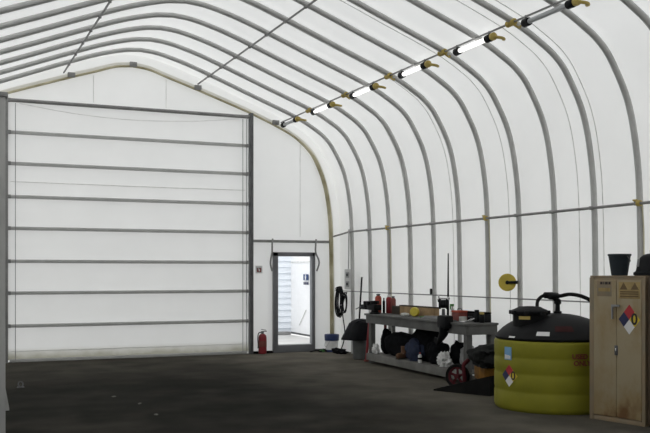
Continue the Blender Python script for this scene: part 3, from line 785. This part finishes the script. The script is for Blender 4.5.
# ------------------------------------------------------------------ wheeled cart, tarp, ramp
t = thing('wheeled_cart', 'low orange cart with a red spoked wheel in front of the bench end', 'cart', (7.16, 11.18, 0))
wa = V((-.82, -.57, 0)).normalized(); wc = V((-.17, .16, .185))
def ring(bm, R, w, r0, c, ax):
    lathe(bm, [(r0, -w * .7), (R * .95, -w), (R, -w * .5), (R, w * .5), (R * .95, w), (r0, w * .7), (r0, -w * .7)], 36, c, ax, False)
bm = nb(); ring(bm, .18, .045, .135, wc, wa); wh = obj('tyre', bm, M['rubber'], t)
bm = nb(); ring(bm, .14, .028, .11, wc, wa); lathe(bm, [(.035, -.05), (.035, .05)], 16, wc, wa)
up = V((0, 0, 1)); sd = wa.cross(up)
for k in range(5):
    q = 2 * PI * k / 5 + .3
    e = (sd * math.cos(q) + up * math.sin(q))
    tube(bm, [wc + e * .02, wc + e * .12], .019, 8)
obj('rim', bm, M['wheelred'], t)
bm = nb(); tube(bm, crom([wc + V((.05, -.12, -.1)), wc + V((.03, -.13, .05)), wc + V((.03, -.12, .17)), wc + V((.12, -.1, .24))], 5), .03, 10); obj('fork', bm, M['wheelred'], t)
bm = nb(); box(bm, -.02, .42, -.55, .10, .15, .36, .03, Matrix.Rotation(-.35, 4, 'Z')); obj('tray', bm, M['orange'], t)
bm = nb(); box(bm, .0, .38, -.55, .08, .05, .149, .02, Matrix.Rotation(-.35, 4, 'Z')); obj('chassis', bm, M['black'], t)
for p in ((.1, -.1), (.3, -.45)):
    bm = nb(); tube(bm, [(p[0], p[1], 0), (p[0], p[1], .08)], .025, 10); obj('leg', bm, M['dark_steel'], t)
bm = nb(); lump(bm, (0, 0, .12), (.30, .50, .17), .30, 2.2, 4, 41, 0, .9)
for v in bm.verts:
    if v.co.y < -.1: v.co.z *= 1.1
solo('dark_tarp', bm, M['tarp'], 'dark crumpled tarp heaped on top of the orange cart', 'tarp', (7.30, 10.93, .362), -.35, None, 60)
t = thing('wedge_ramp', 'black wedge shaped ramp on the floor leading to the yellow tank', 'ramp', (6.62, 11.2, 0), -1.113)
bm = nb(); prism(bm, [(-.12, 0), (-.12, .02), (.78, .27), (.80, .25), (.80, 0)], .16); obj('deck', bm, M['rubber'], t)
bm = nb()
for k in range(7): box(bm, .0 + k * .11, .02 + k * .11, .01, .15, .048 + k * .0293, .06 + k * .0293)
obj('tread_strips', bm, M['black'], t)

# ------------------------------------------------------------------ tank
TC = (7.196, 9.383, 0); TR = .74
t = thing('waste_oil_tank', 'round olive yellow waste oil tank with black domed top', 'tank', TC)
prof = [(TR - .03, 0), (TR - .008, .02), (TR, .06)]
for z in (.24, .46, .655):
    prof += [(TR, z - .03), (TR - .006, z - .015), (TR - .006, z + .015), (TR, z + .03)]
prof += [(TR, .83), (TR - .008, .85), (TR - .02, .858)]
bm = nb(); lathe(bm, prof, 72); obj('body', bm, M['tank'], t)
def domez(r): return .862 + .315 * (1 - (r / TR) ** 2.4) ** .75 if r < TR else .862
bm = nb(); lathe(bm, [(TR - .025, .859)] + [(r * TR, domez(r * TR)) for r in (.985, .96, .92, .86, .78, .68, .56, .42, .28, .14, .03)], 72); obj('dome', bm, M['dome'], t)
lc = V((-.39, -.03, 0))
bm = nb(); lathe(bm, [(.205, 1.0), (.205, 1.17), (.21, 1.18)], 40, lc); obj('hatch_collar', bm, M['dome'], t)
bm = nb(); lathe(bm, [(.21, 1.181), (.228, 1.185), (.231, 1.21), (.212, 1.228), (.18, 1.24), (.13, 1.266), (.05, 1.272)], 40, lc); hl = obj('hatch_lid', bm, M['dome'], t)
for k in range(8):
    q = 2 * PI * k / 8
    bm = nb(); box(bm, lc.x + .217 * math.cos(q) - .03, lc.x + .217 * math.cos(q) + .03, lc.y + .217 * math.sin(q) - .03, lc.y + .217 * math.sin(q) + .03, 1.17, 1.222, .01); obj('lug', bm, M['dome'], hl)
bm = nb(); g = [[bm.verts.new((lc.x + .208 * math.cos(a_), lc.y + .208 * math.sin(a_), z)) for a_ in [math.radians(196 + 40 * k / 8) for k in range(9)]] for z in (1.115, 1.155)]
for k in range(8): bm.faces.new((g[0][k], g[0][k + 1], g[1][k + 1], g[1][k]))
obj('yellow_sticker', bm, M['yellow'], t)
def wrap(me, th, z, R=TR + .002):
    """lay flat lettering (x right, y up) onto the tank's cylinder round angle th"""
    for v in me.vertices:
        a_ = math.radians(th) + v.co.x / R
        r = R + v.co.z + .002
        v.co = V((r * math.cos(a_), r * math.sin(a_), z + v.co.y))
    return me
def plate(pts, nx=1, th_=.002):
    bm = nb(); prism(bm, pts, th_, Matrix(((1, 0, 0, 0), (0, 0, 1, 0), (0, 1, 0, 0), (0, 0, 0, 1))))
    bmesh.ops.recalc_face_normals(bm, faces=bm.faces[:]); me = bpy.data.meshes.new('sticker'); bm.to_mesh(me); bm.free(); return me
def put(me, name, m, parent, label=None):
    me.materials.clear(); me.materials.append(m); return obj(name, me, m, parent, label)
hd = .135
quads = {'placred': [(0, 0), (hd / 2, hd / 2), (0, hd), (-hd / 2, hd / 2)], 'navy': [(-hd, 0), (-hd / 2, -hd / 2), (0, 0), (-hd / 2, hd / 2)],
         'placyel': [(0, 0), (hd / 2, -hd / 2), (hd, 0), (hd / 2, hd / 2)], 'placwhite': [(0, 0), (-hd / 2, -hd / 2), (0, -hd), (hd / 2, -hd / 2)]}
qn = {'placred': 'red_diamond', 'navy': 'blue_diamond', 'placyel': 'yellow_diamond', 'placwhite': 'white_diamond'}
pl = None
for k, pts in quads.items():
    o = put(wrap(plate(pts), 187.4, .43), qn[k], M[k], t)
zero = text_mesh('0', .15, 'CENTER', .003)
for v in zero.vertices: v.co.x += hd / 2
put(wrap(zero, 187.4, .43, TR + .004), 'digit', M['ink'], t)
sq = .078
o = put(wrap(plate([(-sq * .8, -sq), (sq * .8, -sq), (sq * .8, sq), (-sq * .8, sq)]), 185.6, .70), 'blue_sticker', M['lightblue'], t)
put(wrap(plate([(-sq * .7, -sq * .85), (sq * .6, -sq * .85), (sq * .6, -sq * .35), (-sq * .7, -sq * .2)]), 185.6, .70, TR + .004), 'sticker_mark', M['placwhite'], t)
put(wrap(text_mesh('USED OIL', .082, 'CENTER', .003), 262.5, .69), 'lettering', M['redink'], t)
put(wrap(text_mesh('ONLY', .082, 'CENTER', .003), 259, .61), 'lettering', M['redink'], t)
def dome_plate(name, th, r0, r1, wd, m, lift=.004):
    bm = nb(); g = []
    for i in range(5):
        r = r0 + (r1 - r0) * i / 4
        g.append([])
        for j in range(9):
            a_ = math.radians(th) + (j / 8 - .5) * wd / r0
            g[-1].append(bm.verts.new((r * math.cos(a_), r * math.sin(a_), domez(r) + lift)))
    for A, B in zip(g, g[1:]):
        for j in range(8): bm.faces.new((A[j], A[j + 1], B[j + 1], B[j]))
    return obj(name, bm, m, t)
dome_plate('white_sticker', 222, .655, .70, .15, M['placwhite'])
dome_plate('red_sticker', 244, .57, .65, .20, M['dome_red'])

dome_plate('pale_sticker', 189, .715, .728, .10, M['placwhite'])

# pump and hoses
t = thing('transfer_pump', 'black hand pump with hose standing on top of the tank', 'pump', (7.24, 9.36, 1.168))
bm = nb(); lathe(bm, [(.05, 0), (.05, .03), (.03, .04), (.028, .12), (.045, .13), (.045, .17), (.025, .19)], 18); obj('post', bm, M['black'], t)
bm = nb(); lump(bm, (-.06, .01, .225), (.10, .06, .045), .2, 2, 3, 5, None, .85); lathe(bm, [(.03, -.06), (.04, -.05), (.04, .05), (.03, .06)], 16, (-.12, .03, .235), (1, -.4, 0)); tube(bm, [(-.05, .01, .2), (0, 0, .17)], .03, 10); obj('pump_head', bm, M['black'], t)
bm = nb(); tube(bm, crom([(-.13, .03, .24), (-.2, .06, .22), (-.27, .05, .16), (-.33, -.02, .085)], 6), .022, 10); obj('suction_hose', bm, M['rubber'], t)
bm = nb(); tube(bm, crom([(.02, -.02, .225), (.06, -.18, .25), (.10, -.38, .22), (.17, -.52, .13), (.27, -.60, -.06), (.33, -.56, -.4)], 7), .024, 10); obj('outlet_hose', bm, M['rubber'], t)

# ------------------------------------------------------------------ cabinet
CA = (6.985, 8.435, 0); CR = math.atan2(-.77, .18)
CW, CD, CH = .79, .44, 1.655
t = thing('steel_cabinet', 'rusty beige two door steel cabinet in front right of the yellow tank', 'cabinet', CA, CR)
t.scale = (.93, 1, 1)
bm = nb()
box(bm, 0, .02, 0, CD, .03, CH - .02, .004); box(bm, CW - .02, CW, 0, CD, .03, CH - .02, .004); box(bm, 0.02, CW - .02, CD - .02, CD, .03, CH - .02)
box(bm, .0, CW, 0, CD, CH - .02, CH, .005); box(bm, .0, CW, 0.02, CD, 0, .05, .004)
obj('carcass', bm, M['cabframe'], t)
bm = nb(); box(bm, .0, .065, -.012, .02, .0, CH - .022, .005); box(bm, .745, CW, -.012, .02, 0, CH - .022, .005); box(bm, .066, .744, -.008, .02, CH - .075, CH - .022, .004); box(bm, .066, .744, -.006, .02, .0, .055, .004)
obj('face_frame', bm, M['cabframe'], t)
ld = None
bm = nb(); box(bm, .068, .392, -.016, .018, .06, CH - .05, .006); ld = obj('door', bm, M['cab'], t)
bm = nb(); box(bm, .398, .742, -.016, .018, .06, CH - .05, .006); rd = obj('door', bm, M['cab'], t)
bm = nb(); box(bm, .345, .365, -.05, -.03, 1.165, 1.33, .006); box(bm, .345, .46, -.05, -.034, 1.305, 1.33, .006); tube(bm, [(.36, -.016, 1.31), (.36, -.04, 1.31)], .016, 10); obj('handle', bm, M['label'], ld, 'grey metal lever handle')
bm = nb(); box(bm, .372, .418, -.021, -.016, .76, .87, .004); obj('hasp', bm, M['dark_steel'], ld)
bm = nb(); box(bm, .388, .402, -.03, -.021, .79, .84, .003); obj('lock', bm, M['chrome'], ld)
bm = nb(); box(bm, .12, .33, -.0185, -.016, 1.42, 1.60, .001); st = obj('faded_sticker', bm, M['cabwarn' if 0 else 'cabframe'], ld)
bm = nb()
for x0, x1 in ((.165, .20), (.21, .225), (.235, .275), (.285, .315)): box(bm, x0, x1, -.0195, -.018, 1.555, 1.585)
obj('printed_marks', bm, M['ink'], st)
bm = nb(); box(bm, .14, .31, -.0195, -.018, 1.475, 1.515); obj('yellow_band', bm, M['cabwarn'], st)
bm = nb(); box(bm, .43, .725, -.0185, -.016, 1.40, 1.585, .001); st = obj('warning_sticker', bm, M['cabwarn'], rd)
bm = nb()
for x in (.50, .655):
    prism(bm, [(x - .055, 1.50), (x + .055, 1.50), (x, 1.58)], .0015, Matrix.Translation((0, -.0195, 0)))
for z in (1.475, 1.452, 1.425): box(bm, .45, .705, -.0195, -.018, z - .007, z + .007)
obj('printed_marks', bm, M['faint'], st)
pc = (.578, 1.168)
for k, pts in quads.items():
    bm = nb(); s = 1.10
    prism(bm, [(pc[0] + x * s, pc[1] + z * s * 1.12) for x, z in pts], .002, Matrix.Translation((0, -.0185, 0))); obj(qn[k], bm, M[k], rd, None, 0)
z0 = text_mesh('0', .18, 'CENTER', .004)
for v in z0.vertices: v.co = V((pc[0] + hd * .53 + v.co.x, -.0205 - v.co.z, pc[1] + v.co.y))
put(z0, 'digit', M['ink'], rd)

def cab_pt(u, w_, z):
    c_, s_ = math.cos(CR), math.sin(CR)
    return (CA[0] + u * c_ - w_ * s_, CA[1] + u * s_ + w_ * c_, z)
t = thing('dark_cabinet', 'dark brown cabinet beside the beige one, cut off by the right photo edge', 'cabinet', cab_pt(.752, 0, 0), CR)
bm = nb(); box(bm, 0, .60, .012, .44, .03, 1.645, .005); box(bm, .02, .58, .03, .42, 0, .03); obj('carcass', bm, M['darkbrown'], t)
for x in (.02, .305):
    bm = nb(); box(bm, x, x + .275, -.006, .011, .07, 1.61, .005); dd = obj('door', bm, M['darkbrown'], t)
    bm = nb(); box(bm, x + (.225 if x < .1 else .02), x + (.245 if x < .1 else .04), -.03, -.0065, .85, 1.0, .004); obj('handle', bm, M['dark_steel'], dd)
t = thing('dark_bucket', 'dark teal plastic bucket standing on top of the beige cabinet', 'bucket', cab_pt(.302, .135, CH))
bm = nb(); lathe(bm, [(.08, 0), (.09, .004), (.122, .222), (.130, .227), (.130, .247), (.122, .247), (.116, .22), (.085, .015)], 32); obj('body', bm, M['teal'], t)
bm = nb(); tube(bm, crom([(0, -.125, .22), (.06, -.11, .17), (.11, 0, .15), (.06, .11, .17), (0, .125, .22)], 6), .004, 6); obj('bail_handle', bm, M['dark_steel'], t)
t = thing('black_helmet', 'black hood shaped case with grey label on the cabinet right corner', 'hood', cab_pt(.655, .21, CH), CR)
bm = nb(); lathe(bm, [(.165, 0), (.185, .008), (.185, .035), (.16, .05), (.15, .09), (.135, .15), (.115, .2), (.075, .235), (.03, .245)], 36); obj('shell', bm, M['black'], t)
bm = nb(); lathe(bm, [(.045, .24), (.05, .25), (.05, .285), (.035, .30)], 20, (.05, 0, 0)); obj('top_knob', bm, M['black'], t)
bm = nb()
g = []
for i in range(2):
    g.append([bm.verts.new(((.152 - .012 * i) * math.cos(a_), (.152 - .012 * i) * math.sin(a_), .10 + .085 * i)) for a_ in [math.radians(-150 + 40 * k / 8) for k in range(9)]])
for k in range(8): bm.faces.new((g[0][k], g[0][k + 1], g[1][k + 1], g[1][k]))
obj('label_plate', bm, M['label'], t)

# ------------------------------------------------------------------ scraps on the floor
for x, y, a_, lab in ((2.245, 12.44, .3, 'pale scrap on the dark floor, leftmost of three'), (2.433, 11.65, 1.1, 'pale scrap on the dark floor, middle of three'), (2.42, 10.67, 2., 'pale scrap on the dark floor, nearest of three')):
    bm = nb(); lump(bm, (0, 0, .007), (.034, .02, .009), .4, 3, 2, int(x * 10), 0)
    solo('scrap', bm, M['palegrit'], lab, 'scrap', (x, y, 0), a_, 'pale scraps on the floor')
bm = nb(); tube(bm, [(math.cos(q) * .035, math.sin(q) * .02, .05 + math.sin(q) * .035) for q in [2 * PI * j / 14 for j in range(14)]], .009, 6, True); box(bm, -.05, .05, -.03, .03, 0, .012, .003)
solo('floor_anchor', bm, M['dark_steel'], 'small metal anchor ring on the floor near the left edge', 'anchor', (1.17, 14.0, 0))

# ------------------------------------------------------------------ daylight
w_ = bpy.data.worlds.new('overcast'); SC.world = w_; w_.use_nodes = True
nt = w_.node_tree; nt.nodes.clear()
o_ = nt.nodes.new('ShaderNodeOutputWorld'); b_ = nt.nodes.new('ShaderNodeBackground')
b_.inputs['Color'].default_value = (.97, .985, 1, 1); b_.inputs['Strength'].default_value = 1.95
# an overcast sky is brighter overhead than at the horizon
tc_ = nt.nodes.new('ShaderNodeTexCoord'); sx_ = nt.nodes.new('ShaderNodeSeparateXYZ'); mr_ = nt.nodes.new('ShaderNodeMapRange')
nt.links.new(tc_.outputs['Generated'], sx_.inputs[0]); nt.links.new(sx_.outputs['Z'], mr_.inputs['Value'])
mr_.inputs['To Min'].default_value = 1.52; mr_.inputs['To Max'].default_value = 2.60
nt.links.new(mr_.outputs[0], b_.inputs['Strength'])
nt.links.new(b_.outputs[0], o_.inputs['Surface'])

# ------------------------------------------------------------------ camera
cam = bpy.data.cameras.new('camera'); co = bpy.data.objects.new('camera', cam); COL.objects.link(co)
co.location = (0, 0, 1.69); co.rotation_euler = (PI / 2, 0, -.4072)
cam.sensor_width = 36; cam.lens = 906.72 * 36 / 650; cam.shift_y = (272.55 - 216.5) / 650
cam.clip_start = .05; cam.clip_end = 300
SC.camera = co
SC.view_settings.view_transform = 'Standard'; SC.view_settings.look = 'None'
SC.view_settings.exposure = 0; SC.view_settings.gamma = 1; SC.view_settings.use_curve_mapping = False
SC.cycles.max_bounces = 8; SC.cycles.diffuse_bounces = 6; SC.cycles.transmission_bounces = 6
SC.cycles.use_denoising = True
